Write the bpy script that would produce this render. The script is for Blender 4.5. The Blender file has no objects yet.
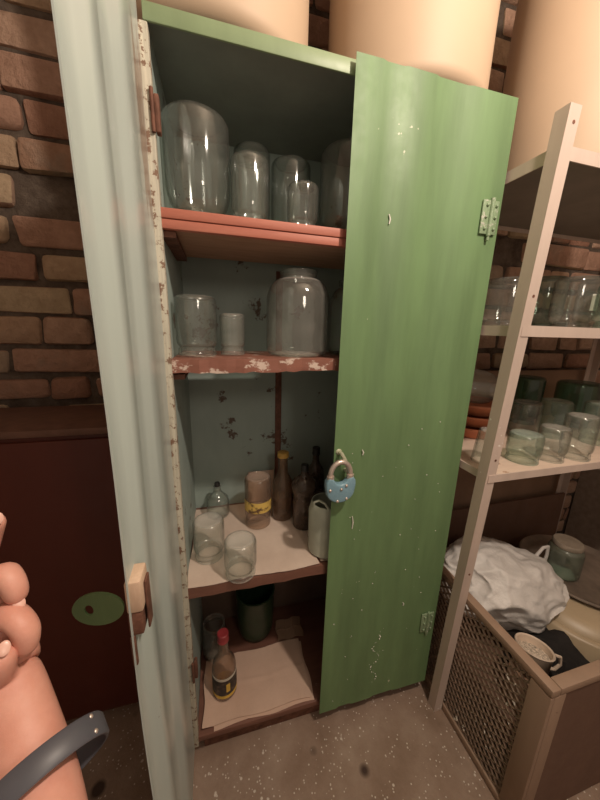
import bpy, bmesh, math, random
from mathutils import Vector, Matrix, noise
random.seed(7)
PI = math.pi
S = bpy.context.scene
COL = S.collection

# ------------------------------------------------------------------ materials
def new_mat(name):
    m = bpy.data.materials.new(name); m.use_nodes = True
    nt = m.node_tree
    for n in list(nt.nodes): nt.nodes.remove(n)
    out = nt.nodes.new('ShaderNodeOutputMaterial')
    return m, nt, out
def N(nt, t, **kw):
    n = nt.nodes.new('ShaderNode' + t)
    for k, v in kw.items():
        if k in n.inputs.keys(): n.inputs[k].default_value = v
        else: setattr(n, k, v)
    return n
def rgba(c): return (c[0], c[1], c[2], 1)
def ramp(nt, fac, stops):
    r = nt.nodes.new('ShaderNodeValToRGB')
    e = r.color_ramp.elements
    while len(e) < len(stops): e.new(0.5)
    for i, (p, c) in enumerate(stops):
        e[i].position = p; e[i].color = rgba(c) if not isinstance(c, (int, float)) else (c, c, c, 1)
    nt.links.new(fac, r.inputs[0]); return r.outputs[0]
def mix(nt, fac, a, b, mode='MIX'):
    m = nt.nodes.new('ShaderNodeMix'); m.data_type = 'RGBA'; m.blend_type = mode
    for sock, v in ((m.inputs[0], fac), (m.inputs[6], a), (m.inputs[7], b)):
        if isinstance(v, (int, float)): sock.default_value = v
        elif isinstance(v, tuple): sock.default_value = rgba(v)
        else: nt.links.new(v, sock)
    return m.outputs[2]
def coords(nt, scale=(1, 1, 1), kind='Object'):
    t = nt.nodes.new('ShaderNodeTexCoord'); mp = nt.nodes.new('ShaderNodeMapping')
    mp.inputs['Scale'].default_value = scale
    nt.links.new(t.outputs[kind], mp.inputs[0]); return mp.outputs[0]
def noise_tex(nt, vec, scale, detail=4, rough=0.6):
    n = nt.nodes.new('ShaderNodeTexNoise'); n.inputs['Scale'].default_value = scale
    n.inputs['Detail'].default_value = detail; n.inputs['Roughness'].default_value = rough
    nt.links.new(vec, n.inputs['Vector']); return n.outputs['Fac']
def bump(nt, h, strength, dist=0.01):
    b = nt.nodes.new('ShaderNodeBump'); b.inputs['Strength'].default_value = strength
    b.inputs['Distance'].default_value = dist
    nt.links.new(h, b.inputs['Height']); return b.outputs[0]
def finish(nt, out, col, rough=0.6, metal=0.0, nrm=None, spec=0.5):
    p = nt.nodes.new('ShaderNodeBsdfPrincipled')
    if isinstance(col, tuple): p.inputs['Base Color'].default_value = rgba(col)
    else: nt.links.new(col, p.inputs['Base Color'])
    if isinstance(rough, (int, float)): p.inputs['Roughness'].default_value = rough
    else: nt.links.new(rough, p.inputs['Roughness'])
    p.inputs['Metallic'].default_value = metal
    p.inputs['Specular IOR Level'].default_value = spec
    if nrm: nt.links.new(nrm, p.inputs['Normal'])
    nt.links.new(p.outputs[0], out.inputs[0]); return p

def plain(name, col, rough=0.5, metal=0.0, var=0.18, scale=30, bumpy=0.0, spec=0.5):
    m, nt, out = new_mat(name); v = coords(nt)
    n = noise_tex(nt, v, scale)
    lo = tuple(x * (1 - var) for x in col); hi = tuple(min(1, x * (1 + var)) for x in col)
    c = ramp(nt, n, [(0.3, lo), (0.7, hi)])
    finish(nt, out, c, rough, metal, bump(nt, n, bumpy) if bumpy else None, spec)
    return m

def painted(name, col, chip=(0.13, 0.07, 0.045), amount=0.68, rough=0.32, streak=(3, 3, 0.5), var=0.10, speck=None, cscale=9.0, bs=0.12):
    """old oil paint on sheet metal: tone drift in long streaks, rusty chips, optional paint specks"""
    m, nt, out = new_mat(name); v = coords(nt); vs = coords(nt, streak)
    n1 = noise_tex(nt, vs, 4.0, 5)
    lo = tuple(x * (1 - var) for x in col); hi = tuple(min(1, x * (1 + var)) for x in col)
    c = ramp(nt, n1, [(0.3, lo), (0.7, hi)])
    n2 = noise_tex(nt, v, cscale, 10, 0.72)
    mask = ramp(nt, n2, [(amount, 0.0), (min(.999, amount + 0.02), 1.0)])
    c = mix(nt, mask, c, chip)
    if speck:
        n3 = noise_tex(nt, v, 75.0, 2, 0.5)
        n4 = noise_tex(nt, v, 5.0, 2, 0.5)
        ad = nt.nodes.new('ShaderNodeMath'); ad.operation = 'MULTIPLY'
        nt.links.new(n3, ad.inputs[0]); nt.links.new(n4, ad.inputs[1])
        ms = ramp(nt, ad.outputs[0], [(speck[1], 0.0), (speck[1] + .01, 1.0)])
        c = mix(nt, ms, c, speck[0])
    r = ramp(nt, n2, [(0.3, rough * 0.9), (amount, rough * 1.35), (min(1, amount + .05), 0.8)])
    finish(nt, out, c, r, 0.0, bump(nt, n2, bs, 0.004))
    return m

def glass(name, tint=(0.95, 0.97, 0.96), edge=(0.42, 0.45, 0.42), dust=0.10, dustcol=(0.8, 0.76, 0.7)):
    """thin clear jar glass: passes light straight, mirrors at grazing angles, with a film of dust"""
    m, nt, out = new_mat(name)
    lw = nt.nodes.new('ShaderNodeLayerWeight'); lw.inputs['Blend'].default_value = 0.5
    pw = nt.nodes.new('ShaderNodeMath'); pw.operation = 'POWER'; pw.inputs[1].default_value = 3.0
    nt.links.new(lw.outputs['Facing'], pw.inputs[0])
    tcol = mix(nt, pw.outputs[0], tint, edge)
    tr = nt.nodes.new('ShaderNodeBsdfTransparent'); nt.links.new(tcol, tr.inputs[0])
    gl = nt.nodes.new('ShaderNodeBsdfGlossy'); gl.inputs['Roughness'].default_value = 0.07
    gl.inputs['Color'].default_value = (0.9, 0.9, 0.9, 1)
    mr = nt.nodes.new('ShaderNodeMath'); mr.operation = 'MULTIPLY_ADD'
    mr.inputs[1].default_value = 0.45; mr.inputs[2].default_value = 0.05
    nt.links.new(pw.outputs[0], mr.inputs[0])
    m1 = nt.nodes.new('ShaderNodeMixShader')
    nt.links.new(mr.outputs[0], m1.inputs[0]); nt.links.new(tr.outputs[0], m1.inputs[1]); nt.links.new(gl.outputs[0], m1.inputs[2])
    df = nt.nodes.new('ShaderNodeBsdfDiffuse'); df.inputs[0].default_value = rgba(dustcol)
    v = coords(nt); n = noise_tex(nt, v, 22.0, 5)
    dm = nt.nodes.new('ShaderNodeMath'); dm.operation = 'MULTIPLY'; dm.inputs[1].default_value = 2 * dust
    nt.links.new(n, dm.inputs[0])
    gn = nt.nodes.new('ShaderNodeNewGeometry'); sx = nt.nodes.new('ShaderNodeSeparateXYZ'); nt.links.new(gn.outputs['Normal'], sx.inputs[0])
    mrg = nt.nodes.new('ShaderNodeMapRange'); mrg.inputs[1].default_value = .75; mrg.inputs[2].default_value = 1.0; mrg.inputs[4].default_value = min(.22, .06 + dust * 3)
    nt.links.new(sx.outputs[2], mrg.inputs[0])
    ad = nt.nodes.new('ShaderNodeMath'); ad.operation = 'ADD'; nt.links.new(dm.outputs[0], ad.inputs[0]); nt.links.new(mrg.outputs[0], ad.inputs[1]); dm = ad
    m2 = nt.nodes.new('ShaderNodeMixShader')
    nt.links.new(dm.outputs[0], m2.inputs[0]); nt.links.new(m1.outputs[0], m2.inputs[1]); nt.links.new(df.outputs[0], m2.inputs[2])
    nt.links.new(m2.outputs[0], out.inputs[0])
    return m

def wood(name, a, b, rough=0.7, scale=(2, 14, 14), chips=None):
    m, nt, out = new_mat(name); v = coords(nt, scale)
    n = noise_tex(nt, v, 4.0, 6, 0.65)
    c = ramp(nt, n, [(0.3, a), (0.7, b)])
    if chips:
        n2 = noise_tex(nt, coords(nt, (1, 1, 1.6)), 16.0, 8, 0.7)
        ms = ramp(nt, n2, [(chips[1], 0.0), (chips[1] + .03, 1.0)])
        c = mix(nt, ms, c, chips[0])
    finish(nt, out, c, rough, 0, bump(nt, n, 0.3, 0.004))
    return m

def brick_mat():
    m, nt, out = new_mat('old_brick')
    g = nt.nodes.new('ShaderNodeNewGeometry'); v = coords(nt)
    c = ramp(nt, g.outputs['Random Per Island'], [(0.0, (0.44, 0.24, 0.17)), (0.3, (0.55, 0.34, 0.25)), (0.55, (0.63, 0.44, 0.33)), (0.75, (0.48, 0.28, 0.20)), (0.93, (0.66, 0.52, 0.35)), (1, (0.38, 0.27, 0.22))])
    n = noise_tex(nt, v, 26.0, 8, 0.7); n2 = noise_tex(nt, v, 7.0, 5, 0.6)
    c = mix(nt, 0.8, c, ramp(nt, n, [(0.3, (0.62, 0.58, 0.55)), (0.7, (1.0, 1.0, 1.0))]), 'MULTIPLY')
    c = mix(nt, ramp(nt, n2, [(0.58, 0.0), (0.72, 0.6)]), c, (0.33, 0.27, 0.22))
    finish(nt, out, c, 0.9, 0, bump(nt, n, 0.9, 0.018), 0.2)
    return m
def mortar_mat():
    m, nt, out = new_mat('crumbling_mortar'); v = coords(nt)
    n = noise_tex(nt, v, 18.0, 8, 0.7)
    c = ramp(nt, n, [(0.3, (0.07, 0.05, 0.04)), (0.7, (0.19, 0.15, 0.12))])
    finish(nt, out, c, 0.95, 0, bump(nt, n, 0.8, 0.02), 0.1); return m
def floor_mat():
    m, nt, out = new_mat('dirty_concrete'); v = coords(nt)
    n = noise_tex(nt, v, 6.0, 8, 0.65); n2 = noise_tex(nt, v, 130.0, 2, 0.4); n3 = noise_tex(nt, v, 7.0, 5)
    c = ramp(nt, n, [(0.28, (0.21, 0.14, 0.10)), (0.5, (0.29, 0.205, 0.155)), (0.72, (0.37, 0.28, 0.22))])
    def specks(scale, size, keep):
        vv = nt.nodes.new('ShaderNodeTexVoronoi'); vv.inputs['Scale'].default_value = scale; nt.links.new(v, vv.inputs['Vector'])
        sep = nt.nodes.new('ShaderNodeSeparateColor'); nt.links.new(vv.outputs['Color'], sep.inputs[0])
        k = nt.nodes.new('ShaderNodeMath'); k.operation = 'MULTIPLY'; nt.links.new(sep.outputs[0], k.inputs[0]); nt.links.new(n3, k.inputs[1])
        a_ = ramp(nt, k.outputs[0], [(keep, 0.0), (keep + .01, 1.0)])
        d_ = ramp(nt, vv.outputs['Distance'], [(size, 1.0), (size + .08, 0.0)])
        return mix(nt, 1.0, a_, d_, 'MULTIPLY')
    ms = mix(nt, 1.0, specks(120, .22, .40), specks(55, .16, .50), 'ADD')
    c = mix(nt, ms, c, (0.62, 0.55, 0.48))
    vo = nt.nodes.new('ShaderNodeTexVoronoi'); vo.inputs['Scale'].default_value = 6.5; nt.links.new(v, vo.inputs['Vector'])
    c = mix(nt, ramp(nt, vo.outputs['Distance'], [(0.09, 1.0), (0.15, 0.0)]), c, (0.07, 0.045, 0.035))
    nb = noise_tex(nt, v, 35.0, 6, 0.7)
    finish(nt, out, c, 0.85, 0, bump(nt, nb, 0.35, 0.01), 0.25); return m
def door_mat(name, col, var=0.06):
    """pale inside of the open door: vertical smears, rust bleeding along its hinge edge"""
    m, nt, out = new_mat(name); v = coords(nt); vs = coords(nt, (7, 7, 0.5))
    n1 = noise_tex(nt, vs, 4.0, 5)
    c = ramp(nt, n1, [(0.3, tuple(x * (1 - var) for x in col)), (0.7, tuple(x * (1 + var) for x in col))])
    n2 = noise_tex(nt, v, 11.0, 10, 0.72)
    c = mix(nt, ramp(nt, n2, [(0.70, 0.0), (0.715, 1.0)]), c, (0.16, 0.09, 0.06))
    # rust stain with its own outline near the upper hinge (object space: y is along the door, z up)
    t = nt.nodes.new('ShaderNodeTexCoord'); sp = nt.nodes.new('ShaderNodeSeparateXYZ'); nt.links.new(t.outputs['Object'], sp.inputs[0])
    def band(sock, c0, w):
        a = nt.nodes.new('ShaderNodeMath'); a.operation = 'SUBTRACT'; a.inputs[1].default_value = c0; nt.links.new(sock, a.inputs[0])
        b = nt.nodes.new('ShaderNodeMath'); b.operation = 'ABSOLUTE'; nt.links.new(a.outputs[0], b.inputs[0])
        d = nt.nodes.new('ShaderNodeMath'); d.operation = 'DIVIDE'; d.inputs[1].default_value = w; nt.links.new(b.outputs[0], d.inputs[0])
        return d.outputs[0]
    by = band(sp.outputs[1], -0.035, 0.05); bz = band(sp.outputs[2], 1.62, 0.2)
    mx = nt.nodes.new('ShaderNodeMath'); mx.operation = 'MAXIMUM'; nt.links.new(by, mx.inputs[0]); nt.links.new(bz, mx.inputs[1])
    nz = noise_tex(nt, coords(nt, (4, 4, 1)), 9.0, 6, 0.65)
    s = nt.nodes.new('ShaderNodeMath'); s.operation = 'SUBTRACT'; nt.links.new(nz, s.inputs[0])
    s2 = nt.nodes.new('ShaderNodeMath'); s2.operation = 'MULTIPLY'; s2.inputs[1].default_value = 0.55; nt.links.new(mx.outputs[0], s2.inputs[0]); nt.links.new(s2.outputs[0], s.inputs[1])
    c = mix(nt, ramp(nt, s.outputs[0], [(0.10, 0.0), (0.26, 0.85)]), c, (0.20, 0.11, 0.07))
    finish(nt, out, c, 0.28, 0, bump(nt, n2, 0.05, 0.003)); return m
def paper_mat(name, a, b):
    m, nt, out = new_mat(name); v = coords(nt)
    n = noise_tex(nt, v, 9.0, 6, 0.6)
    c = ramp(nt, n, [(0.3, a), (0.7, b)])
    n2 = noise_tex(nt, coords(nt, (30, 120, 1)), 3.0, 3)
    c = mix(nt, ramp(nt, n2, [(0.56, 0.0), (0.7, 0.10)]), c, (0.3, 0.24, 0.2))
    finish(nt, out, c, 0.85, 0, bump(nt, n, 0.25, 0.01), 0.2); return m
def label_mat(name, base, ink, lo, hi, zscale=1.0):
    m, nt, out = new_mat(name); v = coords(nt, (1, 1, zscale))
    n = noise_tex(nt, v, 55.0, 4, 0.6)
    c = ramp(nt, n, [(lo, base), (hi, ink)])
    finish(nt, out, c, 0.55); return m
def bag_mat():
    m, nt, out = new_mat('thin_white_plastic'); v = coords(nt)
    n = noise_tex(nt, v, 14.0, 6, 0.65)
    p = nt.nodes.new('ShaderNodeBsdfPrincipled'); p.inputs['Base Color'].default_value = (0.84, 0.80, 0.77, 1)
    p.inputs['Roughness'].default_value = 0.38
    nt.links.new(bump(nt, n, 0.5, 0.02), p.inputs['Normal'])
    tl = nt.nodes.new('ShaderNodeBsdfTranslucent'); tl.inputs[0].default_value = (0.7, 0.68, 0.65, 1)
    mx = nt.nodes.new('ShaderNodeMixShader'); mx.inputs[0].default_value = 0.2
    nt.links.new(p.outputs[0], mx.inputs[1]); nt.links.new(tl.outputs[0], mx.inputs[2]); nt.links.new(mx.outputs[0], out.inputs[0])
    return m
def skin_mat():
    m, nt, out = new_mat('skin'); v = coords(nt)
    n = noise_tex(nt, v, 40.0, 4)
    c = ramp(nt, n, [(0.3, (0.62, 0.28, 0.21)), (0.7, (0.69, 0.35, 0.27))])
    p = finish(nt, out, c, 0.5, 0, bump(nt, noise_tex(nt, v, 220.0, 3), 0.15, 0.002), 0.4)
    p.inputs['Subsurface Weight'].default_value = 0.12; p.inputs['Subsurface Radius'].default_value = (0.01, 0.004, 0.002)
    return m

BRICK = brick_mat(); MORTAR = mortar_mat(); FLOOR = floor_mat()
CEIL = plain('limewashed_ceiling', (0.42, 0.36, 0.3), 0.9)
PLASTER = plain('bare_plaster', (0.33, 0.26, 0.21), 0.9, bumpy=0.3)
GREEN = painted('green_oil_paint', (0.135, 0.225, 0.10), amount=0.78, rough=0.50, speck=((0.5, 0.52, 0.38), 0.480), var=0.16, streak=(5, 5, .6))
GREENTOP = painted('worn_green_paint', (0.23, 0.30, 0.17), amount=0.74, rough=0.4, speck=((0.55, 0.55, 0.45), 0.46))
HINGE = painted('lumpy_green_paint', (0.22, 0.30, 0.18), amount=0.6, rough=0.4, cscale=60, chip=(0.45, 0.45, 0.38), bs=0.6)
BLUE = painted('pale_blue_paint', (0.33, 0.40, 0.37), amount=0.60, rough=0.5, cscale=7.0, chip=(0.12, 0.085, 0.065), streak=(2, 2, 1))
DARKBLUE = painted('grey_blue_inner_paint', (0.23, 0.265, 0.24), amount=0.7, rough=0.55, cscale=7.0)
DOORIN = door_mat('pale_door_paint', (0.47, 0.53, 0.50))
JAMB = painted('chipped_cream_paint', (0.50, 0.47, 0.38), amount=0.545, rough=0.5, cscale=48, chip=(0.2, 0.12, 0.08), streak=(20,20,1), var=.3)
RUST = plain('rusty_steel', (0.16, 0.07, 0.045), 0.75, 0.2, 0.4, 40, 0.4)
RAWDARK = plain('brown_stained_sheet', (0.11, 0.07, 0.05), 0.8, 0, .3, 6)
REDWOOD = wood('red_painted_plank', (0.40, 0.12, 0.08), (0.52, 0.19, 0.13), 0.55, (1, 8, 8))
RAWWOOD = wood('raw_plank', (0.34, 0.20, 0.13), (0.46, 0.28, 0.19), 0.8)
BROWNWOOD = wood('peeling_brown_plank', (0.20, 0.075, 0.05), (0.29, 0.12, 0.085), 0.55, (1, 6, 6), ((0.60, 0.47, 0.40), 0.535))
DARKWOOD = wood('dark_brown_plank', (0.15, 0.065, 0.045), (0.22, 0.10, 0.07), 0.55, (1, 6, 6), ((0.4, 0.28, 0.2), 0.66))
PAPER = paper_mat('old_newsprint', (0.60, 0.47, 0.39), (0.70, 0.57, 0.48))
PAPER2 = paper_mat('brown_wrapping_sheet', (0.58, 0.40, 0.31), (0.66, 0.47, 0.37))
CARD = paper_mat('brown_cardboard', (0.24, 0.15, 0.10), (0.30, 0.19, 0.13))
CREAM = plain('cream_enamel', (0.50, 0.365, 0.255), 0.6, 0, 0.05, 3)
RACK = painted('dusty_pink_white_paint', (0.55, 0.44, 0.38), amount=0.69, rough=0.45, cscale=14, speck=((0.8, 0.75, 0.7), 0.46))
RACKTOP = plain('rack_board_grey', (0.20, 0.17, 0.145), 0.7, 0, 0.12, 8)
BOARD = wood('pale_dusty_board', (0.60, 0.46, 0.37), (0.72, 0.57, 0.46), 0.75, (1, 8, 8), ((0.42, 0.26, 0.18), 0.62))
CRATE = painted('brown_crate_paint', (0.30, 0.20, 0.14), amount=0.66, rough=0.6, cscale=14, chip=(0.14, 0.08, 0.05))
CRATEP = painted('dark_crate_plate', (0.14, 0.075, 0.05), amount=0.68, rough=0.65, cscale=10)
MESHM = painted('dusty_expanded_steel', (0.27, 0.19, 0.14), amount=0.66, rough=0.6, cscale=20, speck=((0.75, 0.7, 0.62), 0.38), chip=(0.1, 0.06, 0.04))
REDBOX = painted('dark_red_paint', (0.10, 0.02, 0.012), amount=0.7, rough=0.45, cscale=10, chip=(0.07, 0.04, 0.03))
CLEAR = glass('clear_jar_glass', dust=0.012)
CLEARER = glass('dusty_jar_glass', dust=0.028)
MILKY = glass('very_dusty_jar_glass', dust=0.05, dustcol=(0.82, 0.76, 0.7))
GRNG = glass('green_jar_glass', (0.89, 0.935, 0.90), (0.34, 0.42, 0.37), 0.045, (0.66, 0.74, 0.66))
DGRN = glass('deep_green_jar_glass', (0.62, 0.76, 0.68), (0.10, 0.18, 0.14), 0.012, (0.4, 0.5, 0.45))
BROWNG = glass('brown_bottle_glass', (0.78, 0.66, 0.54), (0.2, 0.13, 0.08), 0.08, (0.6, 0.48, 0.38))
DARKG = glass('dark_bottle_glass', (0.22, 0.14, 0.09), (0.07, 0.045, 0.03), 0.17, (0.45, 0.32, 0.25))
PALEG = glass('dusty_pink_bottle_glass', (0.90, 0.84, 0.78), (0.36, 0.29, 0.24), 0.07, (0.7, 0.55, 0.46))
BLKPLA = plain('black_plastic', (0.018, 0.016, 0.015), 0.4)
GOLDCAP = plain('yellow_cap', (0.55, 0.33, 0.08), 0.4)
REDCAP = plain('red_plastic_cap', (0.30, 0.035, 0.04), 0.45)
LIDM = plain('tin_lid', (0.34, 0.28, 0.22), 0.5, 0.3)
YLABEL = label_mat('yellow_print_label', (0.72, 0.50, 0.13), (0.12, 0.06, 0.03), 0.5, 0.62)
WLABEL = plain('white_sticker', (0.75, 0.72, 0.66), 0.7, 0, 0.06)
GLABEL = plain('pale_green_sticker', (0.52, 0.58, 0.47), 0.7, 0, 0.08)
BLABEL = label_mat('dark_bottle_label', (0.03, 0.022, 0.02), (0.10, 0.07, 0.05), 0.5, 0.62)
YBAND = plain('mustard_label_band', (0.62, 0.40, 0.07), 0.6)
WBAND = plain('pale_label_strip', (0.55, 0.50, 0.42), 0.6)
LIQ = glass('amber_liquid', (0.86, 0.66, 0.3), (0.35, 0.2, 0.06), 0.12, (0.7, 0.45, 0.12))
GRNPOT = plain('dark_green_enamel', (0.02, 0.045, 0.022), 0.35)
PLASW = plain('cloudy_plastic', (0.42, 0.44, 0.36), 0.5, 0, 0.2, 12)
TERRA = plain('terracotta', (0.50, 0.17, 0.085), 0.6, 0, 0.15, 14)
BAG = bag_mat()
CLOTH = plain('black_cloth', (0.016, 0.013, 0.012), 0.95, 0, 0.3, 20, 0.4)
CUP = plain('cream_cup', (0.62, 0.50, 0.40), 0.4, 0, 0.08)
GRIT = plain('white_grit', (0.5, 0.42, 0.34), 0.9, 0, 0.7, 160)
BEIGE = plain('beige_enamel', (0.50, 0.39, 0.26), 0.4, 0, 0.08, 6)
PLATE = plain('grimy_metal_tray', (0.22, 0.17, 0.135), 0.45, 0.3, 0.3, 12)
PADBLUE = painted('blue_lock_paint', (0.20, 0.34, 0.42), amount=0.66, rough=0.25, cscale=40, chip=(0.6, 0.6, 0.55))
SHACK = plain('worn_steel', (0.60, 0.50, 0.44), 0.35, 0.6, 0.2, 40)
STAPLE = plain('paint_smeared_wire', (0.42, 0.42, 0.30), 0.5, 0.1, 0.3, 60)
LATCHW = wood('pale_wood_block', (0.52, 0.36, 0.25), (0.66, 0.48, 0.35), 0.7, (20, 20, 4))
SKIN = skin_mat()
NAIL = plain('fingernail', (0.74, 0.44, 0.36), 0.3, 0, 0.05)
BAND = plain('grey_rubber', (0.085, 0.085, 0.10), 0.45, 0, 0.08)

# ------------------------------------------------------------------ mesh helpers
def box(bm, x0, x1, y0, y1, z0, z1, bev=0.0, mi=0):
    vs = [bm.verts.new((x, y, z)) for x in (x0, x1) for y in (y0, y1) for z in (z0, z1)]
    idx = [(0, 1, 3, 2), (4, 6, 7, 5), (0, 4, 5, 1), (2, 3, 7, 6), (0, 2, 6, 4), (1, 5, 7, 3)]
    fs = [bm.faces.new([vs[i] for i in f]) for f in idx]
    for f in fs: f.material_index = mi
    if bev:
        es = list({e for f in fs for e in f.edges})
        bmesh.ops.bevel(bm, geom=es, offset=bev, segments=2, profile=0.5, affect='EDGES', clamp_overlap=True)
    return vs
def tube(bm, pts, r, seg=10, cap=True):
    pts = [Vector(p) for p in pts]; n = len(pts); rings = []
    rs = r if isinstance(r, (list, tuple)) else [r] * n
    t0 = (pts[1] - pts[0]).normalized()
    ref = Vector((0, 0, 1)) if abs(t0.z) < 0.9 else Vector((1, 0, 0))
    u = t0.cross(ref).normalized()
    for i in range(n):
        t = (pts[min(i + 1, n - 1)] - pts[max(i - 1, 0)]).normalized()
        u = (u - t * u.dot(t)).normalized(); w = t.cross(u)
        rings.append([bm.verts.new(pts[i] + (u * math.cos(2 * PI * k / seg) + w * math.sin(2 * PI * k / seg)) * rs[i]) for k in range(seg)])
    for i in range(n - 1):
        for k in range(seg):
            bm.faces.new((rings[i][k], rings[i][(k + 1) % seg], rings[i + 1][(k + 1) % seg], rings[i + 1][k]))
    if cap:
        bm.faces.new(rings[0][::-1]); bm.faces.new(rings[-1])
def lathe(bm, prof, seg=40, mat=None):
    """prof: list of (r, z); r=0 ends close into a pole"""
    rings = []
    for r, z in prof:
        if r < 1e-6: rings.append([bm.verts.new((0, 0, z))])
        else: rings.append([bm.verts.new((r * math.cos(2 * PI * k / seg), r * math.sin(2 * PI * k / seg), z)) for k in range(seg)])
    fs = []
    for a, b in zip(rings, rings[1:]):
        for k in range(seg):
            k2 = (k + 1) % seg
            if len(a) == 1 and len(b) == 1: continue
            if len(a) == 1: fs.append(bm.faces.new((a[0], b[k2], b[k])))
            elif len(b) == 1: fs.append(bm.faces.new((a[k], a[k2], b[0])))
            else: fs.append(bm.faces.new((a[k], a[k2], b[k2], b[k])))
    return fs
def link(o, parent=None, loc=None):
    COL.objects.link(o)
    if loc is not None: o.location = loc
    if parent: o.parent = parent
    return o
def obj(name, bm, mats, parent=None, smooth=True, loc=None, angle=40, fixn=True):
    if fixn: bmesh.ops.recalc_face_normals(bm, faces=bm.faces)
    me = bpy.data.meshes.new(name); bm.to_mesh(me); bm.free()
    for m in (mats if isinstance(mats, (list, tuple)) else [mats]): me.materials.append(m)
    if smooth:
        me.polygons.foreach_set('use_smooth', [True] * len(me.polygons))
        try: me.set_sharp_from_angle(angle=math.radians(angle))
        except Exception: pass
    return link(bpy.data.objects.new(name, me), parent, loc)
def thing(name, label, cat, loc=(0, 0, 0), group=None, rot=(0, 0, 0)):
    o = bpy.data.objects.new(name, None); COL.objects.link(o); o.empty_display_size = 0.05
    o.location = loc; o.rotation_euler = rot
    return tag(o, label, cat, group)
def tag(o, label, cat, group=None):
    o['label'] = label; o['category'] = cat
    if group: o['group'] = group
    return o
def struct(name, bm, mats, **k):
    o = obj(name, bm, mats, **k); o['kind'] = 'structure'; return o
def B(): return bmesh.new()
def bx(name, mat, parent, x0, x1, y0, y1, z0, z1, bev=0.0):
    b = B(); box(b, x0, x1, y0, y1, z0, z1, bev); return obj(name, b, mat, parent, smooth=bev > 0)

# ------------------------------------------------------------------ room
XL, XR, YF, YB, ZC = -0.85, 2.2, -1.9, 0.47, 2.65
b = B(); box(b, XL - .1, XR + .1, YF, YB + .2, -0.1, 0.0); struct('floor', b, FLOOR, smooth=False)
b = B(); box(b, XL - .1, XR + .1, YF, YB + .2, ZC, ZC + .1); struct('ceiling', b, CEIL, smooth=False)
b = B(); box(b, XL - .1, XL, YF, YB, 0.0, ZC); struct('wall_left', b, PLASTER, smooth=False)
b = B(); box(b, XR, XR + .1, YF, YB, 0.0, ZC); struct('wall_right', b, PLASTER, smooth=False)
b = B()
box(b, XL - .1, XR + .1, YB + .012, YB + .2, 0.0, ZC, mi=1)
z = 0.004; row = 0
while z < ZC - 0.07:
    h = 0.078 + random.uniform(-0.006, 0.010)
    x = XL - random.uniform(0.02, 0.2)
    while x < XR - 0.02:
        w = random.choice((0.245, 0.22, 0.12, 0.25, 0.13, 0.18)) + random.uniform(-0.015, 0.015)
        if random.random() < 0.95:
            q = B(); y0 = YB + random.uniform(-0.012, 0.008); dz = random.uniform(-.006, .006)
            vs = box(q, max(x, XL + .003), min(x + w, XR - .003), y0, YB + .03, z, z + h)
            for v in q.verts:
                v.co += Vector((random.uniform(-.012, .012), random.uniform(-.004, .004) if v.co.y < YB + .02 else 0, random.uniform(-.006, .006)))
                v.co.x = min(max(v.co.x, XL + .001), XR - .001); v.co.z = max(v.co.z, .001)
            bmesh.ops.bevel(q, geom=list(q.edges), offset=random.choice((0.008, 0.014, 0.024)), segments=2, profile=.5, affect='EDGES', clamp_overlap=True)
            tm = bpy.data.meshes.new('t'); q.to_mesh(tm); q.free(); b.from_mesh(tm); bpy.data.meshes.remove(tm)
        x += w + random.uniform(0.008, 0.018)
    z += h + random.uniform(0.012, 0.019); row += 1
struct('wall_back', b, [BRICK, MORTAR], fixn=False)

# ------------------------------------------------------------------ green metal cabinet
H, W, D = 1.8457, 0.80, 0.385
cab = thing('metal_cabinet', 'tall green metal cabinet with pale blue inside, left door open, right door locked', 'cabinet', (0, 0, 0))
b = B(); box(b, 0, .003, .004, D, .06, H - .003); obj('side_panel', b, [BLUE], cab, smooth=False)
b = B(); box(b, W - .003, W, .004, D, .06, H - .003); obj('side_panel', b, [GREENTOP], cab, smooth=False)
bx('back_panel', BLUE, cab, .003, W - .003, D - .003, D, .06, H - .003)
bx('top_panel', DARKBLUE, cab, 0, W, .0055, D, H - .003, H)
b = B(); box(b, 0.0, W, .0, .005, H - .027, H, .0015); obj('top_rail', b, GREENTOP, cab)
b = B(); box(b, -.026, .007, .0004, .019, .06, H - .0275, .002); obj('jamb', b, JAMB, cab)
b = B(); box(b, W - .016, W, .0055, .019, .06, H - .004, .002); obj('jamb', b, JAMB, cab)
# thin rusty strip up the back, and the rough horizontal seams of the back panel
b = B(); box(b, .305, .328, D - .008, D - .003, .10, 1.50, .001); obj('back_strip', b, RUST, cab)
b = B(); box(b, .003, W - .003, .001, D - .003, .078, .0985, .002); obj('bottom_board', b, DARKWOOD, cab)
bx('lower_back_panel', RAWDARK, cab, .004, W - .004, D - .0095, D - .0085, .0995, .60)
bx('plinth', RUST, cab, .02, W - .02, .03, D - .01, 0.0, .078)
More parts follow.
